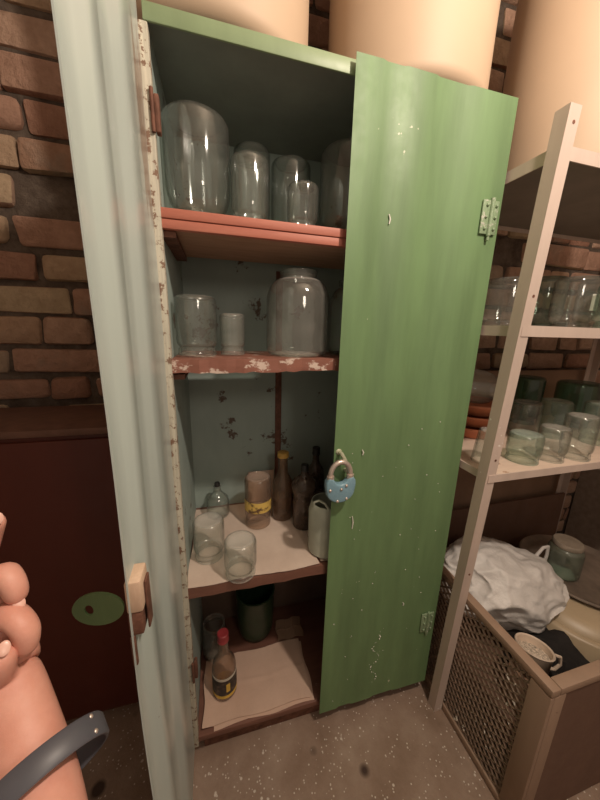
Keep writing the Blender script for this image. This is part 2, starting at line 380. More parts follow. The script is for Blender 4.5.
# shelves: boards of different depth, warped, with their lips
def plank(name, mat, x0, x1, y0, y1, zt, th, parent, warp=0.0, jag=0.0, seedv=0, nx=24, ny=6):
    b = B(); rnd = random.Random(seedv)
    grid = {}
    for i in range(nx + 1):
        jf = rnd.uniform(-jag, jag); jz = rnd.uniform(-jag, jag) * .8
        for j in range(ny + 1):
            x = x0 + (x1 - x0) * i / nx; y = y0 + (y1 - y0) * j / ny
            if j == 0: y += jf
            zz = zt + warp * (1 - j / ny) * math.sin(PI * i / nx)
            grid[i, j, 1] = b.verts.new((x, y, zz)); grid[i, j, 0] = b.verts.new((x, y, zz - th + (jz if j == 0 else 0)))
    for i in range(nx):
        for j in range(ny):
            b.faces.new((grid[i, j, 1], grid[i + 1, j, 1], grid[i + 1, j + 1, 1], grid[i, j + 1, 1]))
            b.faces.new((grid[i, j, 0], grid[i, j + 1, 0], grid[i + 1, j + 1, 0], grid[i + 1, j, 0]))
        b.faces.new((grid[i, 0, 0], grid[i + 1, 0, 0], grid[i + 1, 0, 1], grid[i, 0, 1]))
        b.faces.new((grid[i, ny, 0], grid[i, ny, 1], grid[i + 1, ny, 1], grid[i + 1, ny, 0]))
    for j in range(ny):
        b.faces.new((grid[0, j, 0], grid[0, j, 1], grid[0, j + 1, 1], grid[0, j + 1, 0]))
        b.faces.new((grid[nx, j, 0], grid[nx, j + 1, 0], grid[nx, j + 1, 1], grid[nx, j, 1]))
    return obj(name, b, mat, parent, smooth=False)
S1, S2, S3, S4 = 1.5345, 1.239, 0.640, 0.0985
sh1 = plank('shelf', RAWWOOD, .004, W - .004, .022, .265, S1, .034, cab, 0, .001, 1); sh1['label'] = 'top wooden shelf with red painted double lip'
b = B(); box(b, .004, W - .004, .004, .0215, S1 - .0175, S1 + .001, .002); obj('shelf_lip', b, REDWOOD, sh1)
b = B(); box(b, .004, W - .004, .006, .0215, S1 - .036, S1 - .0185, .002); obj('shelf_lip', b, REDWOOD, sh1)
sh2 = plank('shelf', BROWNWOOD, .004, W - .004, .004, .27, S2, .031, cab, 0.003, .0028, 5, 40); sh2['label'] = 'middle shelf board with peeling brown edge'
sh3 = plank('shelf', DARKWOOD, .004, W - .004, .003, D - .004, S3 - .002, .030, cab, -.002, .002, 9); sh3['label'] = 'low dark shelf board under newspaper'
b = B(); box(b, .004, W - .004, .266, D - .004, S1 - .012, S1 - .001, .001); obj('gap_light_block', b, RAWWOOD, cab)  # added strip: keeps bulb light from falling through the gap behind the shelf
for zz in (S1 - .036, S2 - .034, S3 - .038):
    b = B(); box(b, .0031, .03, .02, .26 if zz > 1 else D - .004, zz - .012, zz - .0005); obj('shelf_bracket', b, RUST, cab, smooth=False)

def door_bm(wd, z0, z1, side_map, edge_mi=0):
    """pressed steel door leaf: profile across the width extruded upwards, hems on both edges"""
    T = .0016
    prof = [(0, .0), (.030, 0), (.036, .0), (.125, 0), (.137, .007), (.212, .007), (.224, 0), (.292, 0), (.302, .007), (.340, .007), (.350, 0), (wd, 0)]
    b = B(); nz = 26
    def ring(zz, off):
        return [b.verts.new(side_map(u, d + off, zz)) for u, d in prof]
    inn, outr = [], []
    for k in range(nz + 1):
        zz = z0 + (z1 - z0) * k / nz
        inn.append(ring(zz, T)); outr.append(ring(zz, 0))
    n = len(prof)
    for k in range(nz):
        for i in range(n - 1):
            f = b.faces.new((inn[k][i], inn[k][i + 1], inn[k + 1][i + 1], inn[k + 1][i])); f.material_index = 1
            f = b.faces.new((outr[k][i], outr[k + 1][i], outr[k + 1][i + 1], outr[k][i + 1])); f.material_index = edge_mi if i in (0, n - 2) else 0
        for i in (0, n - 1):
            f = b.faces.new((inn[k][i], inn[k + 1][i], outr[k + 1][i], outr[k][i])); f.material_index = edge_mi
    for k in (0, nz):
        for i in range(n - 1):
            b.faces.new((inn[k][i], inn[k][i + 1], outr[k][i + 1], outr[k][i])).material_index = 0
    return b
rn = lambda a, s: noise.noise(Vector((a[0] * s, a[1] * s, a[2] * s)))
def lmap(u, d, zz):
    wob = .003 * noise.noise(Vector((u * 5, zz * 3, 1.3)))
    return (-.0075 + .006 * u / .386 + d + wob, -.002 - u * .995, zz)
def rmap(u, d, zz):
    wob = .0022 * noise.noise(Vector((u * 4, zz * 1.8, 4.7)))
    return (W - .001 - u, -.015 + d * .45 + wob, zz)
dl = obj('door', door_bm(.386, .060, 1.8405, lmap, 1), [GREEN, DOORIN], cab, angle=60); dl['label'] = 'open left door, pale grey-blue inside'
dr = obj('door', door_bm(.410, .063, 1.8465, rmap), [GREEN, DOORIN], cab, angle=60); dr['label'] = 'closed green right door with white paint drips'
def hinge(px, py, pz, parent, mat=HINGE, s=1.0, axis='x'):
    b = B()
    def T(lst):
        return lst
    for sgn in (-1, 1):
        if axis == 'x': box(b, px + (.002 if sgn > 0 else -.026) * s, px + (.022 if sgn > 0 else -.002) * s, py - .005, py - .0005, pz - .038 * s, pz + .038 * s, .0015)
    tube(b, [(px, py - .006, pz - .042 * s), (px, py - .006, pz - .012 * s), (px, py - .006, pz + .012 * s), (px, py - .006, pz + .042 * s)], .0055 * s, 10)
    tube(b, [(px, py - .006, pz - .052 * s), (px, py - .006, pz - .042 * s)], .0035 * s, 8)
    for k in (-1, 0, 1):
        for sx in (-.014, .013):
            q = bmesh.ops.create_icosphere(b, subdivisions=1, radius=.0042 * s, matrix=Matrix.Translation((px + sx * s, py - .006, pz + k * .026 * s)))
    return obj('hinge', b, mat, parent)
hinge(.766, -.0155, 1.592, dr); hinge(.766, -.0155, .345, dr)
for zz in (1.688, .36):
    b = B(); box(b, .0085, .017, .002, .018, zz - .03, zz + .03, .002)
    tube(b, [(.006, -.003, zz - .034), (.006, -.003, zz + .034)], .0035, 10); obj('hinge', b, RUST, dl)
# white drips and lumps of dried paint on the locked door
b = B()
for i in range(26):
    zz = .135 + i * .0085 + random.uniform(-.004, .004)
    bmesh.ops.create_icosphere(b, subdivisions=1, radius=random.uniform(.0008, .0022), matrix=Matrix.Translation((.577 + .012 * math.sin(i * .6) + random.uniform(-.003, .003), -.0155, zz)))
for i in range(45):
    bmesh.ops.create_icosphere(b, subdivisions=1, radius=random.uniform(.0006, .0018), matrix=Matrix.Translation((random.uniform(.42, .78), -.0155, random.uniform(.08, 1.1))))
for (xx, zz, l) in ((.455, .80, .04), (.49, 1.57, .02), (.47, 1.0, .015), (.66, .45, .012)):
    tube(b, [(xx, -.0155, zz), (xx + .004, -.0155, zz - l * .5), (xx + .002, -.0155, zz - l)], [.0012, .0018, .0014], 6)
dp = obj('paint_drips', b, WLABEL, dr, fixn=False); dp['label'] = 'spatter of white paint drips'; dp['kind'] = 'stuff'
# right door's staple (bent wire loop) that the padlock hangs from
ST = (.402, -.0150, 1.000)
b = B()
tube(b, [(ST[0], -.008, ST[2]), (ST[0] + .002, -.030, ST[2] + .001), (ST[0] + .011, -.036, ST[2] - .016), (ST[0] + .018, -.036, ST[2] - .036), (ST[0] + .020, -.031, ST[2] - .050), (ST[0] + .020, -.010, ST[2] - .052)], [.0045, .005, .005, .0045, .0045, .0045], 10)
bmesh.ops.create_icosphere(b, subdivisions=2, radius=.009, matrix=Matrix.Translation((ST[0], -.0150, ST[2])) @ Matrix.Diagonal((1, .5, 1, 1)))
obj('staple', b, STAPLE, dr)
# left door's wooden latch block and its green hasp plate sticking out past the free edge
b = B(); box(b, -.0055, .012, -.384, -.352, .990, 1.032, .003)
lb = obj('latch_block', b, LATCHW, dl)
b = B(); box(b, -.0055, .010, -.383, -.356, .958, .9895, .002); box(b, .0125, .0150, -.374, -.358, .956, 1.022, .001); box(b, -.0055, .0, -.384, -.379, .915, .9575, .001); obj('latch_strap', b, RUST, lb)
b = B(); n = 28
ring0 = []; pts = []
for k in range(n):                      # stadium outline
    a = 2 * PI * k / n
    pts.append((-.030 * math.cos(a) * 1.9, .027 * math.sin(a)))
hole = [(-.022 + .009 * math.cos(2 * PI * k / n + PI) * -1, .009 * math.sin(2 * PI * k / n)) for k in range(n)]
hole = [(-.018 - .010 * math.cos(2 * PI * k / n), .009 * math.sin(2 * PI * k / n)) for k in range(n)]
def hp(p, d): return (-.0105 + (p[0] - .057) * .62, -.374 - (p[0] - .057) * .33 + d, .992 + p[1] * .86 + (p[0] - .057) * .26)
A = [[b.verts.new(hp(p, d)) for p in L_] for d in (0, .003) for L_ in (pts, hole)]
for k in range(n):
    k2 = (k + 1) % n
    b.faces.new((A[0][k], A[0][k2], A[1][k2], A[1][k])); b.faces.new((A[2][k], A[3][k], A[3][k2], A[2][k2]))
    b.faces.new((A[0][k], A[2][k], A[2][k2], A[0][k2])); b.faces.new((A[1][k], A[1][k2], A[3][k2], A[3][k]))
hs = obj('hasp', b, GREEN, dl, smooth=False); hs['label'] = 'green hasp plate with an oval hole'

# ------------------------------------------------------------------ padlock
pl = thing('padlock', 'small blue padlock hanging from wire staple on the green door', 'padlock', (.4005, -.0395, .873)); pl.scale = (1.14, 1.14, 1.14)
out = []
for k in range(15):                     # rounded bottom from left to right, then two humps with a notch between
    a = PI + PI * k / 14
    out.append((.034 * math.cos(a), .028 + .030 * math.sin(a)))
out += [(.036, .040), (.035, .052), (.029, .0605), (.021, .060), (.0155, .053), (.010, .046), (.0, .0435), (-.010, .046), (-.0155, .053), (-.021, .060), (-.029, .0605), (-.035, .052), (-.036, .040)]
b = B()
f0 = b.faces.new([b.verts.new((x, -.0095, zz)) for x, zz in out])
r = bmesh.ops.extrude_face_region(b, geom=[f0])
bmesh.ops.translate(b, vec=(0, .019, 0), verts=[v for v in r['geom'] if isinstance(v, bmesh.types.BMVert)])
bmesh.ops.bevel(b, geom=[e for e in b.edges if abs(e.verts[0].co.y - e.verts[1].co.y) < 1e-6], offset=.004, segments=3, profile=.5, affect='EDGES', clamp_overlap=True)
obj('lock_body', b, PADBLUE, pl)
for sx in (-.024, .024): b = B(); tube(b, [(sx, 0, .052), (sx, 0, .064)], .0085, 14); obj('lock_collar', b, SHACK, pl)
for (xx, zz) in ((-.027, .033), (.0, .033), (-.008, .004), (.014, .008), (.012, .041)): b = B(); bmesh.ops.create_uvsphere(b, u_segments=10, v_segments=6, radius=.0035, matrix=Matrix.Translation((xx, -.0095, zz))); obj('lock_stud', b, SHACK, pl)
b = B(); tube(b, [(-.024, 0, .056)] + [(-.024 * math.cos(PI * k / 14), 0, .066 + .030 * math.sin(PI * k / 14)) for k in range(15)] + [(.024, 0, .056)], .0058, 12)
obj('shackle', b, SHACK, pl)

# ------------------------------------------------------------------ jars and bottles
def jar_profile(R, Hh, neck=.72, nh=.022, shoulder=.045, th=.0026):
    rn_ = R * neck; c = min(.016, R * .25)
    o = [(0, .004), (R * .55, .0035), (R * .72, 0.0)]
    for k in range(5):
        a = -PI / 2 + PI / 2 * k / 4; o.append((R - c + c * math.cos(a), c + c * math.sin(a)))
    zs = Hh - nh - shoulder
    for k in range(1, 8):
        a = PI / 2 * k / 8; o.append((rn_ + (R - rn_) * math.cos(a), zs + shoulder * math.sin(a)))
    o += [(rn_, Hh - nh), (rn_, Hh - nh + .004), (rn_ + .003, Hh - nh + .006), (rn_ + .003, Hh - .008), (rn_ + .0045, Hh - .005), (rn_ + .004, Hh - .001), (rn_ + .0015, Hh), (rn_ - .0015, Hh - .001)]
    inn = []
    for r, zz in reversed(o[4:-6]): inn.append((max(r - th, 0), zz))
    inn += [(R * .72, .0065), (R * .5, .008), (0, .0085)]
    return o + inn
def jar(name, label, x, y, z0, R, Hh, mat=CLEAR, inv=True, neck=.72, nh=.022, sh=.04, group=None, cat='jar', seg=48, tilt=None):
    b = B(); lathe(b, jar_profile(R, Hh, neck, nh, sh), seg)
    if inv:
        for v in b.verts: v.co.z = Hh - v.co.z; v.co.y = -v.co.y
    o = obj(name, b, mat, None, loc=(x, y, z0), angle=50); tag(o, label, cat, group)
    if tilt: o.rotation_euler = tilt
    return o
def arc_label(parent, name, R, z0, z1, a0, a1, mat, t=.0005):
    b = B(); n = 16
    ri, ro = R + .0003, R + .0003 + t
    V = [[b.verts.new((r * math.cos(a0 + (a1 - a0) * k / n), r * math.sin(a0 + (a1 - a0) * k / n), zz)) for k in range(n + 1)] for r in (ri, ro) for zz in (z0, z1)]
    for k in range(n):
        b.faces.new((V[2][k], V[2][k + 1], V[3][k + 1], V[3][k])); b.faces.new((V[0][k], V[1][k], V[1][k + 1], V[0][k + 1]))
        b.faces.new((V[1][k], V[3][k], V[3][k + 1], V[1][k + 1])); b.faces.new((V[0][k], V[0][k + 1], V[2][k + 1], V[2][k]))
    for k in (0, n): b.faces.new((V[0][k], V[2][k], V[3][k], V[1][k]))
    return obj(name, b, mat, parent)
def bottle(name, label, x, y, z0, prof, mat, cap=None, group=None, cat='bottle'):
    """prof: outer (r,z) from base to rim"""
    t = thing(name, label, cat, (x, y, z0), group)
    inn = [(max(r - .0028, .003), zz + (.004 if i < 2 else 0)) for i, (r, zz) in enumerate(prof)][::-1]
    b = B(); lathe(b, [(0, .001)] + prof + inn + [(0, .006)], 36); obj('glass_body', b, mat, t, angle=50)
    if cap:
        cr, c0, c1, cm = cap
        b = B(); lathe(b, [(0, c0), (cr, c0), (cr * 1.02, c0 + .002), (cr * 1.02, c0 + .006), (cr * .97, c0 + .007), (cr * .97, c1 - .002), (cr * .85, c1), (0, c1)], 24); obj('cap', b, cm, t)
    return t

G1, G2, G3 = 'glass jars on the top cabinet shelf', 'glass jars on the middle cabinet shelf', 'small jars on the papered cabinet shelf'
P1 = S1 + .0012
jar('glass_jar', 'largest upturned glass jar at left end of the red-lipped top shelf', .0755, .105, P1, .070, .208, CLEARER, True, .58, .022, .06, G1)
jar('glass_jar', 'medium upturned jar second from left on the red-lipped top shelf', .187, .078, P1, .042, .140, CLEARER, True, .8, .022, .03, G1)
jar('glass_jar', 'taller jar directly behind the second jar of the red-lipped shelf', .205, .188, P1, .046, .212, CLEAR, True, .75, .022, .04, G1)
jar('glass_jar', 'broad faint jar between and behind the two smaller jars on the top shelf', .306, .185, P1, .052, .195, CLEAR, True, .7, .022, .05, G1)
jar('glass_jar', 'smallest upturned jar near front edge of the red-lipped top shelf', .309, .068, P1, .037, .099, CLEARER, True, .82, .02, .02, G1)
jar('glass_jar', 'big jar half hidden by the green door on the red-lipped top shelf', .442, .115, P1, .074, .208, CLEARER, True, .58, .022, .06, G1)
P2 = S2 + .0035
jar('glass_jar', 'wide upturned jar at left end of the peeling brown shelf', .057, .085, P2, .0475, .138, CLEARER, True, .86, .022, .018, G2)
jar('glass_jar', 'small upturned jar right beside the wide jar on the peeling brown shelf', .1425, .112, P2, .0315, .102, MILKY, True, .84, .02, .016, G2)
jar('glass_jar', 'large upright three litre jar with open mouth on the peeling brown shelf', .314, .108, P2, .0835, .214, MILKY, False, .53, .020, .062, G2)
jar('glass_jar', 'upright jar mostly behind the green door on the peeling brown shelf', .488, .135, P2, .072, .205, CLEARER, False, .6, .020, .06, G2)

# newspaper lining on the papered shelf
def sheet(name, label, cat, x0, x1, y0, y1, zb, mat, amp=.001, th=.0009, curl=None, skew=0.0, seedv=3, nx=40, ny=30, group=None):
    b = B(); G = {}
    for i in range(nx + 1):
        for j in range(ny + 1):
            u, w = i / nx, j / ny
            x = x0 + (x1 - x0) * u + skew * w + .003 * math.sin(w * 9 + seedv); y = y0 + (y1 - y0) * w + .003 * math.sin(u * 11 + seedv)
            zz = zb + amp * (1 + noise.noise(Vector((x * 14, y * 14, seedv)))) + amp * abs(noise.noise(Vector((x * 40, y * 9, seedv + 3))))
            for cxx, ax_ in ((.33, u), (.66, u), (.5, w)): zz += .0016 * math.exp(-((ax_ - cxx) / .02) ** 2)
            if curl: zz += curl(u, w)
            G[i, j, 0] = b.verts.new((x, y, zz)); G[i, j, 1] = b.verts.new((x, y, zz + th))
    for i in range(nx):
        for j in range(ny):
            b.faces.new([G[a, c, 1] for a, c in ((i, j), (i + 1, j), (i + 1, j + 1), (i, j + 1))])
            b.faces.new([G[a, c, 0] for a, c in ((i, j), (i, j + 1), (i + 1, j + 1), (i + 1, j))])
        for j, s in ((0, 1), (ny, -1)): b.faces.new([G[i, j, 0], G[i + 1, j, 0], G[i + 1, j, 1], G[i, j, 1]][::s])
    for j in range(ny):
        for i in (0, nx): b.faces.new((G[i, j, 0], G[i, j, 1], G[i, j + 1, 1], G[i, j + 1, 0]))
    o = obj(name, b, mat, None, angle=60)
    tag(o, label, cat, group); return o
sheet('newspaper', 'pale newspaper sheet spread under the small jars on the third shelf', 'paper', .006, .372, .004, .365, S3 - .0008, PAPER, .0010)
P3 = S3 + .0036
sheet('paper_strip', 'second strip of paper on the third shelf beside the plastic canister', 'paper', .376, .55, .012, .33, S3 - .0008, PAPER, .0010, seedv=8)
# piece leaning on the back wall
b = B(); box(b, .20, .300, .3705, .3720, S3 + .003, S3 + .132); o = obj('paper_sheet', b, PAPER, None, smooth=False)
tag(o, 'upright piece of paper leaning on the blue back wall behind the labelled jar', 'paper')

jar('glass_jar', 'small dusty upturned jar at left front of the newspaper', .060, .112, P3, .0445, .122, MILKY, True, .82, .022, .02, G3)
jar('glass_jar', 'small dusty upturned jar nearest the front edge of the newspaper',   .145, .024, P3, .044, .108, MILKY, True, .84, .02, .02, G3)
t = jar('labelled_jar', 'upturned jar with yellow printed label standing on the newspaper', .221, .238, P3, .0455, .178, PALEG, True, .86, .03, .02, G3)
lab = arc_label(t, 'jar_label', .0455, .062, .100, -PI * .98, -PI * .12, YLABEL); lab['label'] = 'yellow label with dark print'
b = B(); lathe(b, [(0, 0.0005), (.0425, .0005), (.0435, .002), (.0435, .012), (.0422, .013), (0, .013)], 32)
bottle('glass_decanter', 'small clear decanter with black stopper at back left of the newspaper', .085, .318, P3, [(.036, 0), (.040, .004), (.040, .050), (.037, .066), (.024, .080), (.014, .092), (.012, .108), (.015, .112)], CLEARER, (.010, .112, .126, BLKPLA), None)
G4 = 'bottles at the back of the papered shelf'
bottle('glass_bottle', 'tall brown-tinted bottle with yellow cap by the rusty back strip', .312, .258, P3, [(.036, 0), (.038, .004), (.038, .120), (.035, .140), (.022, .162), (.0175, .175), (.0165, .232), (.0175, .234)], BROWNG, (.0205, .232, .250, GOLDCAP), G4)
bottle('glass_bottle', 'dark bottle with pinkish bulb shoulder and black cap beside the canister', .372, .190, P3, [(.034, 0), (.036, .004), (.036, .100), (.034, .118), (.041, .132), (.044, .150), (.038, .170), (.022, .184), (.0125, .192), (.0115, .205), (.0125, .207)], DARKG, (.0135, .205, .228, BLKPLA), G4)
bottle('glass_bottle', 'rearmost dark bottle with black cap close to the green door', .452, .312, P3, [(.032, 0), (.034, .004), (.034, .120), (.030, .145), (.016, .168), (.0125, .180), (.0118, .206), (.0125, .208)], DARKG, (.015, .206, .234, BLKPLA), G4)
can = thing('plastic_canister', 'cloudy cut-open plastic canister half behind the padlocked door', 'canister', (.407, .062, P3))
b = B(); seg = 40; prof = [(.0, .001), (.045, 0), (.052, .005), (.053, .06), (.054, .135), (.048, .158), (.046, .166), (.0435, .166), (.046, .157), (.0515, .134), (.0505, .06), (.0495, .007), (.044, .004), (0, .0045)]
lathe(b, prof, seg); obj('canister_body', b, PLASW, can, angle=50)
b = B(); tube(b, [(-.044, -.012, .160), (-.046, -.016, .176), (-.034, -.026, .186), (-.020, -.036, .180), (-.012, -.041, .168), (-.008, -.0445, .160)], .0035, 8); obj('handle', b, PLASW, can)

# bottom compartment
P4 = S4 + .0002
sheet('paper_sheet', 'crumpled pinkish paper sheets lying on the cabinet bottom board', 'paper', .020, .372, .014, .215, P4 + .0042, PAPER2, .0016, .001, lambda u, w: .016 * max(0, .10 - u) * 8 * (1 - w) * .6, 0.0, 5)
sheet('paper_sheet', 'lower paper layer just under the pinkish sheets on the cabinet bottom', 'paper', .055, .380, .006, .205, P4, PAPER2, .0009, .001, None, 0, 11)
b = B(); box(b, .165, .345, .220, .232, P4, P4 + .003); 
o = sheet('cardboard_flap', 'brown cardboard piece behind the red-capped bottle', 'cardboard', .295, .40, .225, .300, P4, CARD, .002, .002, lambda u, w: .012 * w, 0, 6)
b.free()
t = bottle('liquor_bottle', 'bottle with red cap and black-yellow label on the cabinet bottom', .088, .105, P4 + .0095, [(.035, 0), (.039, .005), (.039, .105), (.036, .125), (.024, .150), (.0165, .168), (.0150, .215), (.0165, .218)], PALEG, (.0185, .212, .242, REDCAP))
arc_label(t, 'label', .0392, .028, .088, -PI * 1.05, -PI * .02, BLABEL)
arc_label(t, 'label_strip', .0392, .089, .098, -PI * 1.05, -PI * .02, WBAND)
lb2 = arc_label(t, 'label_band', .0392, .016, .027, -PI * 1.05, -PI * .02, YBAND); lb2['label'] = 'mustard yellow band under the black label'
arc_label(t, 'label_emblem', .0398, .042, .074, -PI * .46, -PI * .36, YBAND)
b = B(); lathe(b, [(0, .0066), (.035, .0066), (.0355, .012), (.0355, .030), (0, .030)], 32); obj('liquor', b, LIQ, t)
b = B(); lathe(b, [(0, 0), (.052, 0), (.062, .008), (.070, .040), (.074, .120), (.074, .190), (.077, .196), (.077, .200), (.071, .200), (.071, .12), (.066, .04), (0, .008)], 40)
for v in b.verts: pass
o = obj('enamel_pot', b, GRNPOT, None, loc=(.215, .298, P4 + .0)); tag(o, 'dark green enamel pot in the shadowed back of the cabinet bottom', 'pot')
jar('glass_jar', 'dim grey jar in the dark left corner behind the red-capped bottle', .055, .245, P4, .045, .14, CLEARER, False, .8, .02, .03)

# ------------------------------------------------------------------ cream barrels
def barrel(label, x, y, z0, R, Hh):
    t = thing('barrel', label, 'barrel', (x, y, z0), 'cream barrels along the wall top')
    b = B(); p = [(0, .006), (R - .055, .006), (R - .045, 0), (R - .030, .002)]
    for k in range(1, 7):
        a = -PI / 2 + PI / 2 * k / 6; p.append((R - .030 + .030 * math.cos(a), .032 + .030 * math.sin(a)))
    p += [(R, Hh * .3), (R + .0015, Hh * .5), (R, Hh * .8), (R - .004, Hh - .03), (R - .02, Hh - .006), (R - .03, Hh)]
    p += [(R - .034, Hh), (R - .026, Hh - .01), (R - .008, Hh - .032), (R - .004, Hh * .5), (R - .005, .034), (R - .04, .008), (0, .010)]
    lathe(b, p, 72); obj('drum', b, CREAM, t, angle=60)
    b = B(); lathe(b, [(0, Hh - .002), (R - .036, Hh - .002), (R - .022, Hh + .001), (R - .020, Hh + .016), (R - .04, Hh + .024), (0, Hh + .028)], 64); obj('lid', b, CREAM, t)
    return t
barrel('cream barrel at left end of the green cabinet top', .132, .202, H + .001, .2085, .62)
barrel('cream barrel in the middle, above the closed green door', .620, .197, H + .001, .2085, .62)
# ------------------------------------------------------------------ white angle-iron rack
X0, X1, Y0, Y1 = .806, 1.86, -.118, .345
rack = thing('metal_rack', 'white-painted angle iron shelf rack right of the green cabinet', 'shelf rack', (X0, 0, 0))
def rk(name, bm, mat, **k):
    for v in bm.verts: v.co.x -= X0
    return obj(name, bm, mat, rack, **k)
def post(xb, yb, yt, sx, sy, zt=1.790, holes=()):
    """L-section upright leaning a little; drilled flanges"""
    b = B(); nseg = 36; Lg, T = .031, .003
    def sec(z):
        f = z / 1.762; y = yb + (yt - yb) * f
        return [(xb, y), (xb + sx * Lg, y), (xb + sx * Lg, y + sy * T), (xb + sx * T, y + sy * T), (xb + sx * T, y + sy * Lg), (xb, y + sy * Lg)]
    R_ = []
    for k in range(nseg + 1):
        z = zt * k / nseg
        R_.append([b.verts.new((x, y, z if k < nseg or i > 2 else z)) for i, (x, y) in enumerate(sec(z))])
    for k in range(nseg):
        for i in range(6): b.faces.new((R_[k][i], R_[k][(i + 1) % 6], R_[k + 1][(i + 1) % 6], R_[k + 1][i]))
    b.faces.new(R_[0][::-1]); b.faces.new(R_[-1])
    p = rk('post', b, RACK, smooth=False)
    for k in holes:
        z = k; y = yb + (yt - yb) * z / 1.762
        q = B(); bmesh.ops.create_cone(q, cap_ends=True, segments=12, radius1=.0036, radius2=.0036, depth=.0008, matrix=Matrix.Translation((xb + sx * .018 - X0, y - sy * .0002, z)) @ Matrix.Rotation(PI / 2, 4, 'X'))
        obj('bolt_hole', q, RUST, p, smooth=False)
    return p
post(X0 - .006, -.074, -.142, 1, 1, 1.765, (1.735, 1.40, .98, .60)); post(X0 - .006, Y1 + .005, Y1 + .005, 1, -1); post(X1 + .006, -.072, -.142, -1, 1); post(X1 + .006, Y1 + .005, Y1 + .005, -1, -1)
def rack_shelf(zt, y0, board, under, lip=.026, Y1=Y1):
    b = B()
    box(b, X0, X1, y0, y0 + .003, zt - lip, zt, 0); box(b, X0, X1, Y1 - .003, Y1, zt - lip, zt, 0)
    box(b, X0, X0 + .003, y0 + .003, Y1 - .003, zt - lip, zt, 0); box(b, X1 - .003, X1, y0 + .003, Y1 - .003, zt - lip, zt, 0)
    f = rk('shelf_frame', b, RACK, smooth=False)
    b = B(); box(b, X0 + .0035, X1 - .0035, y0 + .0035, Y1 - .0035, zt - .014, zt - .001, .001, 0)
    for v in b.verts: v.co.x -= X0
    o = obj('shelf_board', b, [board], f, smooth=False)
ZT, ZM, ZL = 1.700, 1.334, .936
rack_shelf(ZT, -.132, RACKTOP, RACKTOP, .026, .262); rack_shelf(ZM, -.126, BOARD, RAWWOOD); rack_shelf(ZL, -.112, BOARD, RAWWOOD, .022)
barrel('cream barrel standing on top of the white rack', 1.140, .090, ZT + .0005, .2085, .62)

G5 = 'glass jars on the middle rack shelf'; G6 = 'glass jars on the low rack shelf'
PM = ZM
jar('glass_jar', 'wide upturned jar between the green door and the rack post, middle rack shelf', 1.020, .125, PM, .076, .150, CLEARER, True, .84, .022, .025, G5)
jar('glass_jar', 'narrow jar peeping out beside the green door edge, middle rack shelf', .985, .285, PM, .042, .142, CLEARER, True, .8, .022, .03, G5)
jar('glass_jar', 'greenish jar at the back just right of the rack post, middle rack shelf', 1.345, .255, PM, .072, .195, GRNG, True, .62, .022, .05, G5)
t = jar('glass_jar', 'tall clear jar with white sticker on the middle rack shelf', 1.262, .082, PM, .064, .165, CLEARER, True, .7, .022, .03, G5)
arc_label(t, 'sticker', .064, .058, .108, -PI * .60, -PI * .47, WLABEL)
jar('glass_jar', 'clear jar at the back near the right picture edge, middle rack shelf', 1.62, .230, PM, .078, .200, CLEARER, True, .6, .022, .05, G5)
t = jar('glass_jar', 'front green glass jar with pale green sticker on the middle rack shelf', 1.240, -.058, PM - .0, .058, .132, GRNG, True, .8, .022, .02, G5)
arc_label(t, 'sticker', .058, .045, .088, -PI * .72, -PI * .35, GLABEL)
PL = ZL
# terracotta saucers
def saucer(label, x, y, z0, R):
    b = B(); h = .042
    lathe(b, [(0, 0), (R * .72, 0), (R * .78, .003), (R * .97, h - .008), (R, h - .006), (R, h), (R * .95, h), (R * .92, h - .006), (R * .74, .007), (0, .006)], 48)
    return tag(obj('clay_saucer', b, TERRA, None, loc=(x, y, z0)), label, 'saucer', 'stacked clay saucers')
for k, nm in enumerate(('bottom terracotta saucer of the stack on the low rack shelf', 'middle terracotta saucer of the stack on the low rack shelf', 'top terracotta saucer of the stack, under the lying jar')):
    saucer(nm, 1.040 + .004 * k, .205 - .003 * k, PL + k * .0425, .105 - .001 * k)
b = B(); lathe(b, jar_profile(.064, .165, .55, .024, .060), 48)
o = obj('glass_jar', b, MILKY, None, angle=50); tag(o, 'clear round-shouldered jar lying on top of the terracotta saucers', 'jar')
o.rotation_euler = (0, math.radians(98), math.radians(-28)); o.location = (.968, .238, PL + 3 * .0425 + .0665)
b = B(); lathe(b, [(0, .004), (.028, .003), (.036, 0), (.0375, .002), (.030, .092), (.028, .098), (.024, .101), (0, .102)][::-1] + [(0, .097), (.024, .0965), (.027, .09), (.034, .004), (.036, .0)][:0], 40)
b.free()
b = B(); prof = [(.0345, 0), (.0375, .001), (.0365, .010), (.0285, .094), (.026, .1005), (.022, .102), (0, .102), (0, .096), (.022, .0955), (.025, .091), (.0335, .008), (.0345, 0)]
lathe(b, prof, 40); o = obj('drinking_glass', b, MILKY, None, loc=(.874, -.030, PL), angle=50); tag(o, 'tapered upturned drinking glass half behind the rack post, below the saucers', 'glass', G6)
jar('glass_jar', 'squat greenish upturned jar just right of the rack post, low rack shelf', .996, -.048, PL, .046, .089, GRNG, True, .84, .02, .02, G6)
jar('glass_jar', 'middle one of three upturned jars along the front, low rack shelf', 1.093, -.060, PL, .0400, .107, CLEARER, True, .8, .022, .022, G6)
jar('glass_jar', 'tallest front jar at right end, low rack shelf', 1.192, -.064, PL, .0425, .140, CLEARER, True, .84, .022, .02, G6)
jar('glass_jar', 'dusky second-row jar behind the squat greenish jar', 1.205, .125, PL, .050, .138, CLEAR, True, .8, .022, .025, G6)
jar('glass_jar', 'dusky second-row jar behind the middle front jar', 1.330, .110, PL, .0500, .142, GRNG, True, .8, .022, .025, G6)
jar('glass_jar', 'large deep green jar in the back right of the low rack shelf', 1.58, .205, PL, .075, .190, DGRN, True, .7, .022, .04, G6)
jar('glass_jar', 'dim jar at the back wall behind the second row, low rack shelf', 1.39, .272, PL, .055, .205, DGRN, True, .7, .022, .04, G6)
